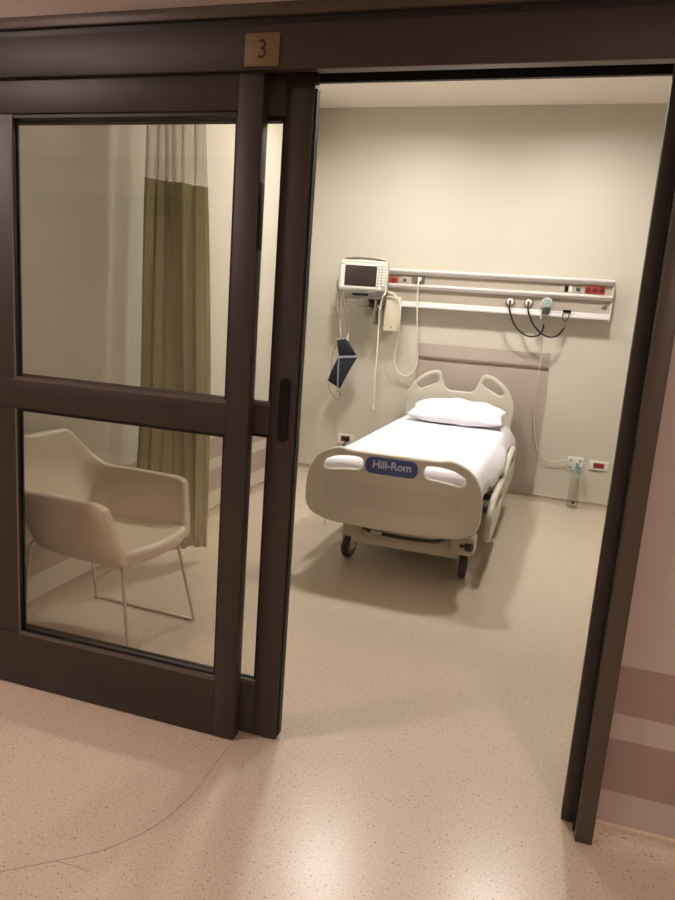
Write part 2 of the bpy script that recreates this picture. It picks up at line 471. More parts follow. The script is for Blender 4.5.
# footboard
half = [(0, .303), (.30, .311), (.40, .326), (.462, .350), (.498, .385), (.511, .43), (.513, .50), (.508, .57), (.492, .628), (.462, .683),
        (.42, .722), (.365, .748), (.335, .757), (.30, .759), (.272, .752), (.24, .748), (.0, .748)]
outl = [tuple(p) for p in round_poly(sym(half), .02, 3)]
hole = [(.172, .662), (.196, .640), (.26, .638), (.388, .622), (.416, .640), (.408, .672), (.345, .705), (.24, .718), (.178, .712)]
holeR = [tuple(p) for p in round_poly(hole, .03, 4)]; holeL = [(-x, y) for x, y in holeR]
fb = plate('footboard', M['bedplastic'], [outl, holeR, holeL], .048, T(.0, -2.36, 0) @ XZ, BED, bevel=.014)
lab = [tuple(p) for p in round_poly([(-.152, .634), (.150, .634), (.150, .730), (-.152, .730)], .05, 8)]
lp = plate('badge', M['blue'], [lab], .006, T(-.006, -2.386, 0) @ XZ, fb, bevel=.002)
text_obj('lettering', M['lettering'], 'Hill-Rom', .062, .001, T(-.004, -2.3897, .688) @ XZ, lp, squash=1.0, bold=.0012)
ins = [tuple(p) for p in round_poly([(-.385, .455), (-.33, .435), (0, .425), (.33, .435), (.385, .455), (.40, .565), (-.40, .565)], .04, 5)]
plate('inset_panel', M['inset'], [ins], .006, T(0, -2.3845, 0) @ XZ, fb, bevel=.0025)
# headboard
half = [(0, .46), (.44, .46), (.472, .70), (.478, .79), (.463, .87), (.425, .946), (.375, 1.005), (.315, 1.048), (.262, 1.074), (.212, 1.086), (.178, 1.072),
        (.160, 1.02), (.135, .955), (.112, .927), (.08, .918), (0, .918)]
outl = [tuple(p) for p in round_poly(sym(half), .03, 4)]
hole = [(.186, 1.010), (.215, 1.046), (.27, 1.032), (.345, .982), (.383, .938), (.352, .905), (.29, .935), (.20, .978)]
holeR = [tuple(p) for p in round_poly(hole, .03, 4)]
plate('headboard', M['bedplastic'], [outl, holeR, [(-x, y) for x, y in holeR]], .042, T(0, 0, 0) @ XZ, BED, bevel=.013)
# deck and base
box('mattress_deck', M['darkgrey'], -.43, .43, -2.30, -.06, .43, .50, .01, BED)
bm = bmesh.new()
for s in (-1, 1): add_box(bm, .05+s*.30-.03, .05+s*.30+.03, -2.10, -.25, .19, .27, .01)
add_box(bm, -.28, .38, -2.13, -2.05, .125, .27, .012)
add_box(bm, -.28, .38, -.35, -.27, .14, .27, .012)
for v in (-2.09, -.31):
    add_box(bm, -.335, -.20, v-.07, v+.07, .168, .285, .02)
    add_box(bm, .33, .475, v-.075, v+.075, .165, .285, .02)
finish(bm, 'base_frame', M['bedframe'], BED, 30)
for v in (-1.75, -.75):
    for s in (-.26, .26): tube('lift_arm', M['darkgrey'], [(s+.03, v-.12, .25), (s+.02, v+.1, .46)], .028, BED, 10, False)
    tube('cross_tube', M['darkgrey'], [(-.24, v, .33), (.30, v, .33)], .022, BED, 10, False)
pd = tube('brake_pedal', M['darkgrey'], [(-.22, -2.13, .275), (-.19, -2.20, .255), (-.12, -2.235, .245), (.05, -2.24, .24), (.22, -2.235, .245), (.29, -2.20, .255), (.32, -2.13, .275)], .011, BED)
box('pedal_pad', M['white'], -.13, -.06, -2.258, -2.222, .238, .258, .006, pd)
for v in (-2.09, -.31):
    for s, rz in ((-1, -.22 if v < -1 else .3), (1, .06)):
        cx = .05+s*.362
        c = empty('caster', (cx, v, 0), rz); c.parent = BED
        bm = bmesh.new()
        add_lathe(bm, [(.052, -.02), (.068, -.019), (.0765, -.010), (.0765, .010), (.068, .019), (.052, .02)], (0, .02, .0768), 'X', 28)
        w = finish(bm, 'tyre', M['rubber'], c, 40)
        lathe('hub', M['hub'], [(.012, -.027), (.05, -.023), (.053, 0), (.05, .023), (.012, .027)], (0, .02, .0768), 'X', c, 24)
        bm = bmesh.new()
        for q in (-.034, .028): add_box(bm, q, q+.006, -.015, .045, .065, .175, .002)
        add_box(bm, -.034, .034, -.035, .045, .155, .18, .004)
        finish(bm, 'fork', M['bedframe'], c, 30)
for s in (1,):
    bm = bmesh.new()
    add_lathe(bm, [(.006, 0), (.024, 0), (.027, .008), (.027, .034), (.024, .042), (.006, .042)], (.05+s*.395, -2.165, .205), 'Z', 20)
    add_box(bm, (.05+s*.385)-.045, (.05+s*.385)+.035, -2.17, -2.12, .215, .235, .004)
    finish(bm, 'bumper_roller', M['darkgrey'], BED, 35)
# drop-down side rails
foot_rail = [(-2.13, .275), (-2.07, .235), (-1.55, .25), (-1.27, .30), (-1.22, .40), (-1.27, .475), (-1.55, .492), (-1.95, .487), (-2.09, .42)]
head_rail = [(-1.16, .30), (-.62, .305), (-.42, .33), (-.33, .42), (-.35, .53), (-.45, .570), (-.85, .565), (-1.10, .535), (-1.19, .43)]
def rail_hole(o, sx, sy):
    cx = sum(p[0] for p in o)/len(o); cy = sum(p[1] for p in o)/len(o)+.035
    return [tuple(p) for p in round_poly([(cx-sx, cy-sy), (cx+sx, cy-sy), (cx+sx*.9, cy+sy), (cx-sx*.9, cy+sy)], sy*.9, 5)]
for s in (-1, 1):
    for o in ((foot_rail if s > 0 else [(p[0], p[1]+.10) for p in foot_rail]), head_rail):
        r = plate('side_rail', M['bedplastic'], [[tuple(p) for p in round_poly(o, .06, 5)], rail_hole(o, .24, .035)], .040, T(s*.532, 0, 0) @ YZ, BED, bevel=.013)
        xm = sum(p[0] for p in o)/len(o)
        for q in (-.16, .16): box('rail_arm', M['darkgrey'], min(s*.40, s*.515), max(s*.40, s*.515), xm+q-.02, xm+q+.02, .36, .40, .005, r)
# small hooks under the footboard
for u in (-.385,):
    tube('hook', M['steel'], [(u, -2.35, .315), (u, -2.35, .27)], .003, BED, 6, False)

def bedspace(o):    # things that lie on the bed share its frame of reference, but stay top-level
    o.matrix_basis = Matrix.Translation((-.733, 6.12, 0)) @ Matrix.Rotation(math.radians(-1.0), 4, 'Z') @ o.matrix_basis
    return o
# mattress
mt = bedspace(box('mattress', M['navymat'], -.435, .435, -2.27, -.05, .502, .662, .035, None, 4))
tag(mt, 'dark mattress under the white sheet on the hospital bed', 'mattress')
# sheet draped over it
def drape(name, m):
    bm = bmesh.new(); NV = 72; rows = []
    def nz(a, b): return math.sin(a*3.1+b*1.7)*.5+math.sin(a*7.3-b*4.1+1.3)*.3+math.sin(b*11.7+a*2.2)*.2
    for i in range(NV+1):
        v = -2.325+i/NV*(2.325-.045)
        k = i/NV
        hem_r = .515+.018*math.sin(v*5.2)+.012*math.sin(v*13+1)-.05*k*0
        hem_l = .53+.014*math.sin(v*6.1+2)
        out_r = .500+.014*math.sin(v*4.3+.6)+.018*k
        zt = .668
        sec = [(-.488, hem_l), (-.478, hem_l+.05), (-.468, .61), (-.458, .637), (-.447, .655), (-.425, zt-.002)]
        for q in range(1, 24): sec.append((-.425+.85*q/24, zt+.004*math.sin(PI*q/24)))
        sec += [(.425, zt-.002), (.447, .655), (.460, .637), (.47+.3*(out_r-.48), .61), (out_r-.008, hem_r+.05), (out_r, hem_r)]
        row = []
        for j, (u, z) in enumerate(sec):
            side = abs(u) > .43
            w = nz(u*4, v*2.3)
            f = 1.
            if i == 0: z = z-.05 if not side else z
            if i == NV: z = z-.03 if not side else z
            row.append(bm.verts.new((u+(w*.008 if side else 0), v+(.0 if side else w*.002), z+(w*.0035 if not side else 0))))
        rows.append(row)
    for a, b in zip(rows, rows[1:]):
        for j in range(len(a)-1): bm.faces.new((a[j], a[j+1], b[j+1], b[j]))
    o = finish(bm, name, m); o.data.shade_smooth()
    sm = o.modifiers.new('thick', 'SOLIDIFY'); sm.thickness = .003; sm.offset = 1
    return o
sh = bedspace(drape('bed_sheet', M['linen']))
tag(sh, 'white sheet spread over the mattress with its hem hanging down the side', 'sheet')
# pillow
def pillow():
    bm = bmesh.new(); NU, NV = 40, 28; L, W, H = .405, .225, .085
    grid = {}
    for side in (1, -1):
        for i in range(NU+1):
            for j in range(NV+1):
                a = -1+2*i/NU; b = -1+2*j/NV
                edge = i in (0, NU) or j in (0, NV)
                if edge and side == -1: grid[(side, i, j)] = grid[(1, i, j)]; continue
                x = L*a*(1-.07*(1-b*b)*abs(a)**3)
                y = W*b*(1-.10*(1-a*a)*abs(b)**3*.4-.16*a*a*(1-.75*abs(b)**3))*(1-.34*abs(a)**5)
                h = ((1-abs(a)**2.2)*(1-abs(b)**2.6))**.5
                z = side*H*h*(1.12-.22*a*a)
                if side == -1: z *= .55
                wr = .006*math.sin(9*a+4*b)+.005*math.sin(17*a*b+2)+.004*math.sin(14*b-6*a+1)
                z += wr*h
                grid[(side, i, j)] = bm.verts.new((x, y, z))
    for side in (1, -1):
        for i in range(NU):
            for j in range(NV):
                f = [grid[(side, i, j)], grid[(side, i+1, j)], grid[(side, i+1, j+1)], grid[(side, i, j+1)]]
                if side == -1: f.reverse()
                if len(set(f)) == 4: bm.faces.new(f)
    o = finish(bm, 'pillow', M['linen']); o.data.shade_smooth()
    return o
pl = pillow()
pl.matrix_basis = T(.035, -.28, .755) @ Matrix.Rotation(math.radians(-1.5), 4, 'Z') @ Matrix.Rotation(math.radians(13), 4, 'X')
bedspace(pl); tag(pl, 'plump white pillow resting against the headboard', 'pillow')

# ------------------------------------------------------------------ medical rail on the back wall
RX0, RX1 = -1.60, .405
RL = empty('service_rail', (-.6, YB, 1.6))
tag(RL, 'long three-bar aluminium bedhead rail unit on the back wall', 'rail unit')
RL_IN = Matrix.Translation(RL.location).inverted()
def rk(fn, name, m, *a, **k):
    o = fn(name, m, *a, parent=k.pop('parent', RL), **k)
    o.matrix_parent_inverse = RL_IN if o.parent is RL else Matrix.Identity(4)
    return o
rk(box, 'back_panel', M['rail_panel'], RX0, RX1-.004, 6.205, YB, 1.605, 1.925)
def bar(z0, z1):
    bm = bmesh.new()
    zm = z0+(z1-z0)*.5
    lo, up = (6.160, 6.186) if z0 < 1.7 else (6.190, 6.160)
    add_box(bm, RX0, RX1, lo, 6.206, z0, zm, .004)
    add_box(bm, RX0, RX1, up, 6.206, zm-.001, z1, .004)
    return bm
for z0, z1 in ((1.884, 1.928), (1.762, 1.802), (1.606, 1.656)):
    o = finish(bar(z0, z1), 'rail_bar', M['alu'], RL, 30); o.matrix_parent_inverse = RL_IN
rk(box, 'end_cap', M['alu'], RX1-.004, RX1+.004, 6.19, YB, 1.60, 1.93, .001)
def socket3(x0, x1, z0, z1):
    o = rk(box, 'red_socket', M['redplug'], x0, x1, 6.196, 6.206, z0, z1, .002)
    n = 3 if x1-x0 > .12 else 1
    w = (x1-x0)/n
    for i in range(n):
        c = x0+w*(i+.5)
        l = lathe('socket_well', M['maroon'], [(.004, 0), (.019, 0), (.021, -.002), (.004, -.002)], (c, 6.1955, (z0+z1)/2), 'Y', o, 16)
socket3(.185, .342, 1.812, 1.872)
socket3(-1.462, -1.385, 1.80, 1.862)
rk(box, 'socket_plate', M['rail_panel'], -1.372, -1.275, 6.198, 6.206, 1.80, 1.87, .002)
rk(lathe, 'earth_stud', M['darkgrey'], [(.004, 0), (.017, 0), (.015, -.012), (.004, -.014)], (-1.325, 6.198, 1.836), 'Y', n=16)
rk(lathe, 'earth_stud', M['darkgrey'], [(.004, 0), (.017, 0), (.015, -.012), (.004, -.014)], (.131, 6.205, 1.842), 'Y', n=16)
rk(box, 'data_outlet', M['steel'], -1.262, -1.148, 6.197, 6.206, 1.808, 1.878, .002)
sw = rk(box, 'switch', M['black'], .026, .056, 6.198, 6.206, 1.815, 1.868, .001)
rk(box, 'switch_label', M['white'], .057, .084, 6.2, 6.206, 1.815, 1.868, .001)
ob = rk(box, 'call_socket', M['steel'], .337, .373, 6.198, 6.206, 1.695, 1.728, .002)
for gx in (-.40, -.248, -.10):
    g = rk(lathe, 'gas_outlet', M['steel'], [(.004, .0), (.037, .0), (.040, -.004), (.038, -.012), (.004, -.012)], (gx, 6.206, 1.708), 'Y')
    lathe('outlet_knob', M['white'], [(.004, 0), (.028, 0), (.030, -.012), (.026, -.022), (.012, -.026), (.004, -.026)], (gx, 6.194, 1.708), 'Y', g)
    lathe('outlet_centre', M['darkgrey'], [(.003, 0), (.010, 0), (.010, -.003), (.003, -.003)], (gx, 6.168, 1.708), 'Y', g)

tag(tube('gas_hose', M['hose'], [(-.40, 6.166, 1.70), (-.398, 6.150, 1.66), (-.380, 6.15, 1.595), (-.336, 6.15, 1.512), (-.271, 6.15, 1.455), (-.202, 6.148, 1.431), (-.138, 6.145, 1.445), (-.108, 6.14, 1.484), (-.104, 6.13, 1.54)], .0075),
    'black gas hose looping from the left outlet of the rail unit', 'hose', 'gas hoses on the rail unit')
h2 = tube('gas_hose', M['hose'], [(-.248, 6.166, 1.70), (-.246, 6.14, 1.66), (-.224, 6.135, 1.597), (-.181, 6.13, 1.524), (-.117, 6.125, 1.466), (-.049, 6.125, 1.438), (.014, 6.13, 1.454), (.048, 6.14, 1.497), (.060, 6.145, 1.521)], .0075)
tag(h2, 'black gas hose looping from the middle outlet towards the hook', 'hose', 'gas hoses on the rail unit')
tube('hose_tail', M['clear'], [(.060, 6.145, 1.521), (.064, 6.15, 1.56), (.064, 6.152, 1.60)], .008, h2)
hk = empty('rail_hook', (.067, 6.17, 1.635)); tag(hk, 'small dark wire hook clipped on the bottom bar of the rail unit', 'hook')
box('clip', M['black'], -.033, .033, -.008, .001, .010, .034, .002, hk)
tube('wire', M['darkgrey'], [(-.028, -.006, .012), (-.030, -.02, -.02), (-.02, -.03, -.05), (.0, -.03, -.055), (.015, -.026, -.03), (.024, -.01, .012)], .0045, hk)

# vacuum regulator in the third outlet
vr = empty('vacuum_regulator', (-.10, 6.168, 1.708)); tag(vr, 'round glass-dialled suction regulator plugged into the third outlet', 'regulator')
lathe('dial_case', M['white'], [(.004, 0), (.040, 0), (.044, -.010), (.044, -.032), (.040, -.036), (.004, -.036)], (0, 0, .005), 'Y', vr)
lathe('dial_glass', M['cleardial'], [(.003, 0), (.037, 0), (.033, -.010), (.003, -.014)], (0, -.036, .005), 'Y', vr)
box('needle', M['darkgrey'], -.002, .002, -.038, -.0365, 0, .028, 0, vr, mtx=Matrix.Rotation(.7, 4, 'Y'))
bm = bmesh.new(); add_lathe(bm, [(.006, .0), (.026, 0), (.032, -.012), (.032, -.045), (.024, -.058), (.006, -.058)], (0, -.018, -.028), 'Z', 16)
add_lathe(bm, [(.004, 0), (.028, 0), (.028, -.022), (.004, -.022)], (.0, -.045, -.060), 'Y', 12)
finish(bm, 'valve_body', M['darkgrey'], vr, 35)
lathe('trap_jar', M['clear'], [(.004, 0), (.018, 0), (.020, -.01), (.020, -.05), (.012, -.062), (.004, -.062)], (0, -.018, -.086), 'Z', vr, 16)
tube('vent_pipe', M['cream_cable'], [(-.030, -.02, -.06), (-.034, -.022, -.09), (-.033, -.022, -.125)], .007, vr)
tag(tube('suction_tube', M['softtube'], [(-.100, 6.15, 1.56), (-.102, 6.18, 1.493), (-.094, 6.215, 1.326), (-.096, 6.235, 1.114), (-.098, 6.24, .899), (-.080, 6.24, .682), (-.042, 6.245, .511), (.002, 6.25, .428), (.058, 6.25, .382), (.134, 6.25, .374), (.20, 6.25, .40), (.25, 6.25, .41)], .0042),
    'thin clear tube hanging from the regulator to the plate near the floor', 'tube')

# plate, canister, sockets near the floor
wp = empty('wall_plate', (.302, YB, .374)); tag(wp, 'square white wall plate above the clear canister by the floor', 'outlet')
box('plate', M['white'], -.062, .062, -.010, 0, -.062, .062, .003, wp)
for x in (-.038, .038):
    for z in (-.034, .03): lathe('port', M['teal'], [(.002, 0), (.011, 0), (.009, -.006), (.002, -.006)], (x, -.0095, z), 'Y', wp, 12)
cn = empty('suction_canister', (.318, 6.215, 0)); tag(cn, 'tall clear plastic suction canister standing against the back wall', 'canister')
lathe('jar', M['clear'], [(.036, .004), (.045, .012), (.046, .04), (.042, .18), (.041, .30), (.036, .305)], (0, 0, 0), 'Z', cn)
lathe('jar_base', M['clear'], [(.01, .0), (.049, .0), (.05, .006), (.046, .012), (.01, .012)], (0, 0, 0), 'Z', cn)
lathe('lid', M['teal'], [(.01, .305), (.030, .305), (.026, .33), (.014, .345), (.013, .39), (.01, .395)], (0, 0, 0), 'Z', cn, 16)
lathe('drain_plug', M['black'], [(.003, 0), (.011, 0), (.011, -.01), (.003, -.01)], (.004, -.043, .055), 'Y', cn, 12)
for i in range(5):
    bm = bmesh.new(); add_box(bm, -.012, .012, -.0448, -.0432, .10+.035*i, .103+.035*i); finish(bm, 'graduation', M['lead'], cn)
def wall_socket(x, z, w, hh, m, label):
    t = empty('wall_socket', (x, YB, z)); tag(t, label, 'socket', 'wall sockets low on the back wall')
    box('plate', M['white'], -w/2, w/2, -.011, 0, -hh/2, hh/2, .003, t)
    o = box('socket_face', m, -w*.28, w*.28, -.0135, -.010, -hh*.28, hh*.28, .001, t)
    for q in (-1, 0, 1): box('slot', M['cuffred'] if m is M['redplug'] else M['black'], w*.17*q-.012, w*.17*q+.012, -.0145, -.0134, -.008, .008, .0005, o)
    return t
wall_socket(.493, .383, .158, .082, M['redplug'], 'white wall socket with bright red outlets right of the canister')
ws = wall_socket(-1.781, .345, .152, .094, M['maroon'], 'white wall socket with dark outlets low behind the left side of the bed')
pg = empty('power_plug', (-1.757, YB-.0145, .34)); tag(pg, 'black plug and cord in the socket behind the bed', 'plug')
box('plug_body', M['black'], -.018, .018, -.035, 0, -.018, .018, .004, pg)
tube('cord', M['hose'], [(0, -.035, -.004), (-.01, -.06, -.03), (-.04, -.075, -.10), (-.06, -.08, -.2), (.0, -.10, -.29), (.12, -.12, -.332), (.30, -.2, -.332)], .006, pg)

# cream box beside the monitor
bx = empty('equipment_box', (-1.397, YB, 1.385)); tag(bx, 'tall cream box fixed to the left end of the rail unit', 'box')
box('housing', M['box'], -.068, .068, -.17, -.108, 0, .30, .008, bx)
box('mounting_block', M['steel'], -.05, .05, -.110, 0, .06, .20, .004, bx)
lathe('lock', M['darkgrey'], [(.002, 0), (.007, 0), (.007, -.003), (.002, -.003)], (.0, -.17, .035), 'Y', bx, 12)

# ------------------------------------------------------------------ patient monitor and its bracket
mo = empty('patient_monitor', (-1.668, 6.09, 1.712), math.radians(9)); tag(mo, 'white patient monitor with a dark blank screen on a wall bracket', 'monitor')
out = [tuple(p) for p in round_poly([(-.212, 0), (.212, 0), (.215, .235), (.20, .262), (-.20, .262), (-.215, .235)], .018, 5)]
plate('housing', M['monitor'], [out], .19, T(0, 0, 0) @ XZ, mo, bevel=.014)
hn = [tuple(p) for p in round_poly([(-.19, .258), (.19, .258), (.175, .280), (.08, .291), (-.08, .291), (-.175, .280)], .012, 4)]
hh = [tuple(p) for p in round_poly([(-.14, .264), (.14, .264), (.06, .279), (-.06, .279)], .006, 3)]
plate('handle', M['steel'], [hn, hh], .10, T(0, .02, 0) @ XZ, mo, bevel=.004)
bz = plate('screen_bezel', M['white'], [[tuple(p) for p in round_poly([(-.198, .020), (.205, .020), (.205, .232), (-.198, .232)], .012, 4)]], .010, T(0, -.096, 0) @ XZ, mo, bevel=.003)
box('screen', M['screen'], -.160, .118, -.1035, -.100, .040, .214, .001, mo)
bm = bmesh.new(); add_box(bm, .126, .200, -.1025, -.100, .030, .222, .001)
kp = finish(bm, 'key_panel', M['button'], mo, 30)
for r in range(7):
    for c in range(2): box('key', M['white'], .131+c*.036, .158+c*.036, -.1055, -.1022, .052+r*.0235, .067+r*.0235, .001, kp)
lathe('turn_knob', M['white'], [(.004, 0), (.017, 0), (.016, -.016), (.004, -.018)], (.150, -.100, .030), 'Y', mo, 16)
box('maker_mark', M['teal'], -.198, -.165, -.1025, -.0995, .220, .228, 0, mo)
br = empty('monitor_bracket', (-1.63, YB, 1.6)); tag(br, 'grey shelf bracket carrying the patient monitor off the wall', 'bracket')
sh_m = Matrix.Translation((-.015, -.19, .048)) @ Matrix.Rotation(math.radians(9), 4, 'Z')
box('shelf', M['steel'], -.175, .175, -.09, .09, .0, .062, .006, br, mtx=sh_m)
box('slot', M['black'], -.105, .035, -.092, -.0895, .024, .044, .002, br, mtx=sh_m)
lathe('turn_knob', M['darkgrey'], [(.005, 0), (.026, 0), (.028, -.012), (.022, -.026), (.005, -.026)], (-.02, -.262, .022), 'Y', br, 16)
bm = bmesh.new(); add_box(bm, -.04, .04, -.30, -.0, -.02, .05, .006); add_box(bm, -.055, .055, -.018, 0, -.10, .14, .004)
finish(bm, 'wall_arm', M['steel'], br, 30)
box('side_plate', M['steel'], .085, .105, -.24, -.10, -.17, .05, .003, br)

# cables --------------------------------------------------------------------------------------
tag(tube('sensor_cable', M['cream_cable'], [(-1.455, 6.05, 1.735), (-1.452, 6.02, 1.70), (-1.472, 6.03, 1.667), (-1.491, 6.05, 1.579), (-1.500, 6.07, 1.492), (-1.498, 6.08, 1.344), (-1.495, 6.08, 1.194), (-1.496, 6.08, .989), (-1.490, 6.08, .809), (-1.489, 6.08, .70)], .0075),
    'white sensor cable hanging straight down from the monitor', 'cable')
pr = bpy.data.objects['sensor_cable']
lathe('probe', M['cream_cable'], [(.004, .0), (.013, .004), (.014, .03), (.009, .045), (.004, .045)], (-1.489, 6.08, .668), 'Z', pr, 12)
cc = tube('call_cord', M['cream_cable'], [(-1.19, 6.18, 1.85), (-1.192, 6.135, 1.80), (-1.189, 6.145, 1.713), (-1.177, 6.16, 1.499), (-1.165, 6.2, 1.281), (-1.151, 6.22, 1.132), (-1.179, 6.22, 1.041), (-1.248, 6.22, .998), (-1.324, 6.22, 1.027), (-1.36, 6.21, 1.114), (-1.351, 6.19, 1.222), (-1.326, 6.15, 1.33), (-1.316, 6.09, 1.446), (-1.315, 6.08, 1.559), (-1.335, 6.085, 1.65), (-1.39, 6.08, 1.705), (-1.43, 6.07, 1.72), (-1.455, 6.06, 1.735)], .0072)
tag(cc, 'white cord looping from the data outlet round to the monitor', 'cable')
box('cord_plug', M['white'], -1.206, -1.174, 6.168, 6.197, 1.832, 1.866, .004, cc)
ld = empty('monitor_leads', (-1.86, 6.03, 1.71)); tag(ld, 'tangle of thin grey lead wires hanging off the left side of the monitor', 'cable')
def lead(pts, r=.0045): tube('lead_wire', M['lead'], [(x+1.86, y-6.03, z-1.71) for x, y, z in pts], r, ld, 6)
lead([(-1.868, 6.06, 1.86), (-1.882, 6.05, 1.82), (-1.892, 6.03, 1.755), (-1.855, 6.0, 1.69), (-1.826, 6.0, 1.643), (-1.83, 6.01, 1.538), (-1.838, 6.02, 1.46)])
lead([(-1.868, 6.07, 1.80), (-1.90, 6.05, 1.79), (-1.885, 6.03, 1.70), (-1.845, 6.02, 1.60), (-1.875, 6.02, 1.53), (-1.84, 6.02, 1.43)])
lead([(-1.84, 6.02, 1.715), (-1.815, 5.985, 1.68), (-1.80, 5.985, 1.62), (-1.775, 6.0, 1.575), (-1.79, 6.0, 1.545), (-1.815, 6.0, 1.60)])
lead([(-1.855, 6.02, 1.70), (-1.875, 6.0, 1.66), (-1.82, 5.995, 1.60), (-1.87, 6.0, 1.55), (-1.92, 6.02, 1.545), (-1.94, 6.03, 1.56)], .0035)
lead([(-1.83, 6.0, 1.69), (-1.87, 6.0, 1.60), (-1.862, 6.0, 1.50), (-1.90, 6.02, 1.47), (-1.93, 6.03, 1.482)], .0035)
lead([(-1.62, 6.1, 1.60), (-1.52, 6.06, 1.60), (-1.49, 6.05, 1.56), (-1.478, 6.05, 1.46), (-1.475, 6.05, 1.375)], .005)
lead([(-1.60, 6.1, 1.60), (-1.56, 6.08, 1.55), (-1.555, 6.06, 1.48), (-1.53, 6.06, 1.55), (-1.50, 6.06, 1.60)], .0045)

# blood-pressure cuff
cf = empty('pressure_cuff', (-1.80, 6.1, 1.27)); tag(cf, 'folded navy blood pressure cuff hanging below the monitor', 'cuff')
def strip(name, m, quad, y0, th, parent, bulge=.01):
    bm = bmesh.new(); n = 8; F = []
    a, b, c, d = [Vector((q[0]+1.80, 0, q[1]-1.27)) for q in quad]
    for sgn in (-1, 1):
        g = []
        for i in range(n+1):
            for j in range(n+1):
                u, v = i/n, j/n
                p = (a*(1-u)+b*u)*(1-v)+(d*(1-u)+c*u)*v
                k = (1-(2*u-1)**4)*(1-(2*v-1)**4)
                p.y = y0+sgn*(th/2*.4+th/2*.6*k)-bulge*math.sin(PI*v)
                g.append(bm.verts.new(p))
        F.append(g)
    N = n+1
    for s, g in enumerate(F):
        for i in range(n):
            for j in range(n):
                f = [g[i*N+j], g[(i+1)*N+j], g[(i+1)*N+j+1], g[i*N+j+1]]
                bm.faces.new(f if s == 0 else f[::-1])
    rim = [i*N for i in range(N)]+[n*N+j for j in range(1, N)]+[i*N+n for i in range(n-1, -1, -1)]+[j for j in range(n-1, 0, -1)]
    for k in range(len(rim)):
        p, q = rim[k], rim[(k+1) % len(rim)]
        bm.faces.new((F[0][p], F[0][q], F[1][q], F[1][p]))
    bmesh.ops.recalc_face_normals(bm, faces=bm.faces)
    return finish(bm, name, m, parent, 45)
up = strip('cuff_wrap', M['navy'], [(-1.881, 1.275), (-1.788, 1.294), (-1.686, 1.150), (-1.846, 1.115)], .0, .03, cf)
lo = strip('cuff_wrap', M['navy'], [(-1.850, 1.128), (-1.676, 1.133), (-1.819, .834), (-1.939, .895)], -.004, .04, cf, .02)
strip('binding', M['cufftrim'], [(-1.853, 1.130), (-1.672, 1.148), (-1.674, 1.128), (-1.846, 1.108)], -.032, .006, lo, .0)
strip('binding', M['cufftrim'], [(-1.880, 1.285), (-1.79, 1.302), (-1.782, 1.285), (-1.874, 1.266)], -.022, .006, up, .0)
def cuffwire(name, m, pts, r): tube(name, m, [(x+1.80, y-6.1, z-1.27) for x, y, z in pts], r, cf, 6)
cuffwire('air_hose', M['lead'], [(-1.812, 6.02, 1.70), (-1.80, 6.02, 1.627), (-1.79, 6.05, 1.497), (-1.785, 6.09, 1.33), (-1.80, 6.098, 1.27)], .006)
cuffwire('air_hose', M['cream_cable'], [(-1.845, 6.02, 1.71), (-1.84, 6.02, 1.62), (-1.85, 6.05, 1.45), (-1.845, 6.09, 1.30), (-1.85, 6.098, 1.255)], .006)
cuffwire('sensor_loop', M['lead'], [(-1.85, 6.09, 1.28), (-1.89, 6.1, 1.21), (-1.914, 6.1, 1.12), (-1.916, 6.1, 1.0), (-1.925, 6.1, .91), (-1.945, 6.08, .90)], .004)
cuffwire('strap', M['cufftrim'], [(-1.838, 6.06, 1.125), (-1.834, 6.045, 1.04), (-1.83, 6.045, .93), (-1.83, 6.06, .82), (-1.835, 6.07, .80)], .0055)
cuffwire('sensor_loop', M['lead'], [(-1.937, 6.1, .87), (-1.915, 6.1, .80), (-1.865, 6.1, .745), (-1.815, 6.1, .728)], .0035)
tube('tag', M['lead'], [(-.02, .0, -.45), (-.012, 0, -.51)], .008, cf, 6, False)
box('fastener', M['cream_cable'], .010, .028, -.012, .0, -.02, .07, .003, cf)

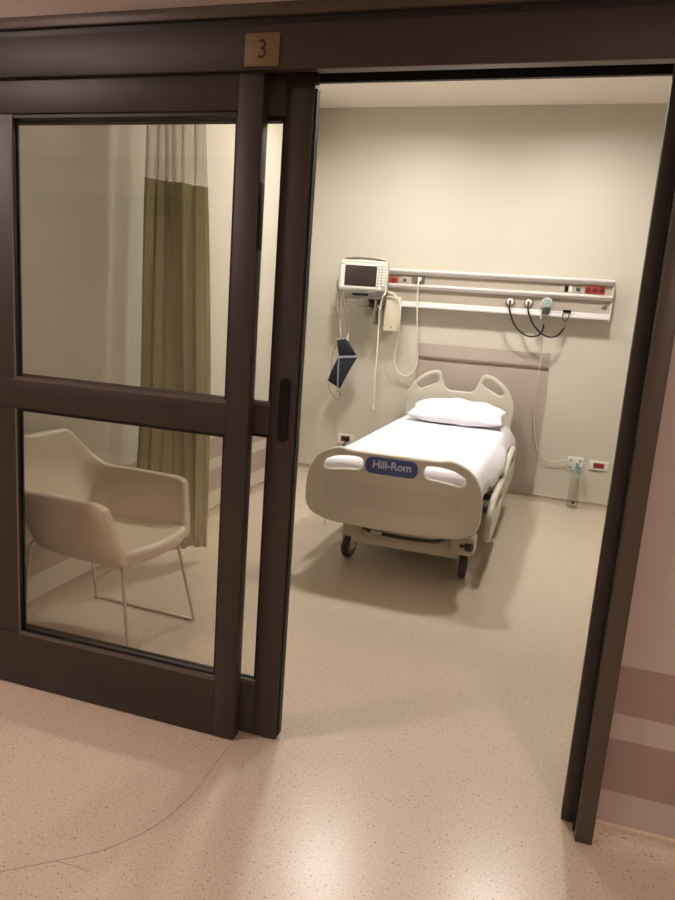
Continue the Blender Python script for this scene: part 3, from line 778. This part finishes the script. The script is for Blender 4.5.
# ------------------------------------------------------------------ tub chair
CH = empty('tub_chair', (-1.838, 2.60, 0), math.radians(-3)); tag(CH, 'cream upholstered tub chair on thin metal legs behind the glass panel', 'chair')
def smooth01(t): t = max(0, min(1, t)); return t*t*(3-2*t)
def shell():
    bm = bmesh.new()
    NA, NC, NB = 10, 10, 14           # samples on an arm, a corner, the back
    def plan(q, t, off):
        """q in [0,1] along the U from near front to far front; t height 0..1; off inward"""
        w = .268+.050*t-off; xb = -.235-.095*t+off; xf = .288-.055*t
        r = .15+.02*t-off*.8
        segs = [('a', xf-(xb+r)), ('c', r*PI/2), ('b', 2*(w-r)), ('c2', r*PI/2), ('a2', xf-(xb+r))]
        # fixed share of samples per piece so that levels correspond
        n = [NA, NC, NB, NC, NA]; tot = sum(n); s = q*tot
        acc = 0
        for k, m in enumerate(n):
            if s <= acc+m or k == 4:
                f = (s-acc)/m; break
            acc += m
        if k == 0: return (xf+(xb+r-xf)*f, -w)
        if k == 1: a = f*PI/2; return (xb+r-r*math.sin(a), -w+r-r*math.cos(a))
        if k == 2: return (xb, -(w-r)+2*(w-r)*f)
        if k == 3: a = f*PI/2; return (xb+r-r*math.cos(a), (w-r)+r*math.sin(a))
        return (xb+r+(xf-xb-r)*f, w)
    tot = 2*NA+2*NC+NB
    def ztop(i):
        s = abs(i-tot/2)/(tot/2)          # 0 back centre, 1 front
        back = 1-smooth01((s-.20)/(.58-.20))
        return .690+.190*back-(.016, .003, 0)[min(i, tot-i, 2)]
    th = .052
    prof = [(.05, None, .415), (.018, None, .420), (.0, None, .445), (0, .25, 0), (0, .5, 0), (0, .75, 0), (0, .96, 0), (.008, .99, 0), (.026, 1.0, 0), (.044, .99, 0), (th, .96, 0), (th, .75, 0), (th, .5, 0), (th+.006, .25, 0), (th+.02, None, .47)]
    rows = []
    for i in range(tot+1):
        q = i/tot; zt = ztop(i); row = []
        for off, f, z in prof:
            if f is None: zz = z; t = (z-.445)/(zt-.445)
            else: zz = .445+(zt-.445)*f; t = f
            t = max(t, -.1)*(zt-.445)/.235 if True else t
            x, y = plan(q, min(t, 1.35), off)
            # front edge leans back with height
            row.append(bm.verts.new((x, y, zz)))
        rows.append(row)
    for a, b in zip(rows, rows[1:]):
        for j in range(len(prof)-1): bm.faces.new((a[j], b[j], b[j+1], a[j+1]))
    bm.faces.new(rows[0]); bm.faces.new(rows[-1][::-1])
    # closed underside
    base = [r[0] for r in rows]; bm.faces.new(base)
    bmesh.ops.recalc_face_normals(bm, faces=bm.faces)
    ends = [e for e in bm.edges if (e.verts[0] in rows[0] and e.verts[1] in rows[0]) or (e.verts[0] in rows[-1] and e.verts[1] in rows[-1])]
    bmesh.ops.bevel(bm, geom=ends, offset=.012, segments=3, profile=.5, affect='EDGES')
    return finish(bm, 'shell', M['chairskin'], CH, 60)
shell()
def seat():
    outline = [(.268, -.266), (.330, -.12), (.330, .12), (.268, .266), (-.06, .255), (-.17, .20), (-.19, 0), (-.17, -.20), (-.06, -.255)]
    o2 = [tuple(p) for p in round_poly(outline, [.05, .12, .12, .05, .08, .1, .1, .1, .08], 6)]
    me = plate_mesh([o2], .066, .026, 4); me.transform(T(0, 0, .445)); me.name = 'seat'
    return new_obj('seat', me, M['chairskin'], CH, 60)
seat()
box('fabric_tag', M['darkgrey'], -.198, -.178, -.308, -.300, .545, .590, .002, CH)
for s in (-1, 1):
    y = s*.25
    fr = tube('leg', M['chrome'], [(.235, s*.20, .425), (.25, s*.205, .40), (.335, y-.012, .012), (.325, y-.012, .0075), (-.225, y-.012, .0075), (-.237, y-.012, .012), (-.245, s*.19, .40), (-.235, s*.18, .425)], .0075, CH, 10, False)
    for x in (.30, -.23): box('glide', M['black'], x-.012, x+.012, y-.021, y-.003, .0002, .004, .001, fr)
    lathe('leg_socket', M['black'], [(.004, 0), (.014, 0), (.014, -.02), (.004, -.02)], (.243, s*.203, .428), 'Z', fr, 12)

# ------------------------------------------------------------------ privacy curtain
CU = empty('privacy_curtain', (-2.0, 3.5, 0)); tag(CU, 'olive green curtain with a pale net top gathered by the left wall', 'curtain')
def folds(name, m, z0, z1, th):
    bm = bmesh.new(); NS, NZ = 150, 26; rows = []
    for k in range(NZ+1):
        z = z0+(z1-z0)*k/NZ
        h = 1-z/3.2                                  # spreads towards the hem
        xl, xr = -.150-.01*h, .040+.145*smooth01(h*1.1)
        row = []
        for i in range(NS+1):
            s = i/NS
            ph = 2*PI*6.5*s+.3*math.sin(z*1.3+s*6)
            amp = (.030+.012*math.sin(s*9+2))*(.75+.45*h)
            x = xl+(xr-xl)*s+.012*math.sin(2*ph+1.)*(1-.3*h)+.010*math.sin(z*1.1+s*5)
            y = amp*math.sin(ph)+.07-(1-s)*(.19+.09*h)+.012*math.sin(z*1.7+s*11)
            row.append(bm.verts.new((x, y, z+.008*math.sin(s*17)*(k in (0,)) )))
        rows.append(row)
    for a, b in zip(rows, rows[1:]):
        for i in range(NS): bm.faces.new((a[i], a[i+1], b[i+1], b[i]))
    o = finish(bm, name, m, CU); o.data.shade_smooth()
    if th:
        sm = o.modifiers.new('thick', 'SOLIDIFY'); sm.thickness = th
    return o
folds('drape', M['curtain'], .095, 2.125, .0025)
folds('net_top', M['net'], 2.125, 3.235, 0)
ct = box('curtain_track', M['alu'], -2.2, 2.1, 3.49, 3.51, ZC-.022, ZC-.0005, .002)
tag(ct, 'slim aluminium curtain track fixed along the ceiling', 'track')
for i in range(7):
    x = -.15+.038*i
    tube('hook', M['white'], [(x, .0, 3.23), (x, 0, 3.262)], .003, CU, 6, False)

# ------------------------------------------------------------------ camera, world, view
cam = bpy.data.cameras.new('camera'); co = bpy.data.objects.new('camera', cam); COL.objects.link(co)
R = ((0.95261203, 0.29566273, 0.07151128), (-0.12387742, 0.16235702, 0.97892522), (-0.27782134, 0.94139458, -0.19128919))
m4 = Matrix(((R[0][0], R[1][0], -R[2][0], 0), (R[0][1], R[1][1], -R[2][1], 0), (R[0][2], R[1][2], -R[2][2], 1.5), (0, 0, 0, 1)))
co.matrix_world = m4
cam.sensor_fit = 'AUTO'; cam.sensor_width = 36; cam.lens = 695.87/900*36; cam.clip_start = .02
S.camera = co
w = bpy.data.worlds.new('world'); S.world = w; w.use_nodes = True
w.node_tree.nodes['Background'].inputs['Color'].default_value = (.02, .018, .016, 1)
S.view_settings.view_transform = 'Standard'; S.view_settings.look = 'None'
S.view_settings.gamma = 1; S.view_settings.exposure = 0; S.view_settings.use_curve_mapping = False
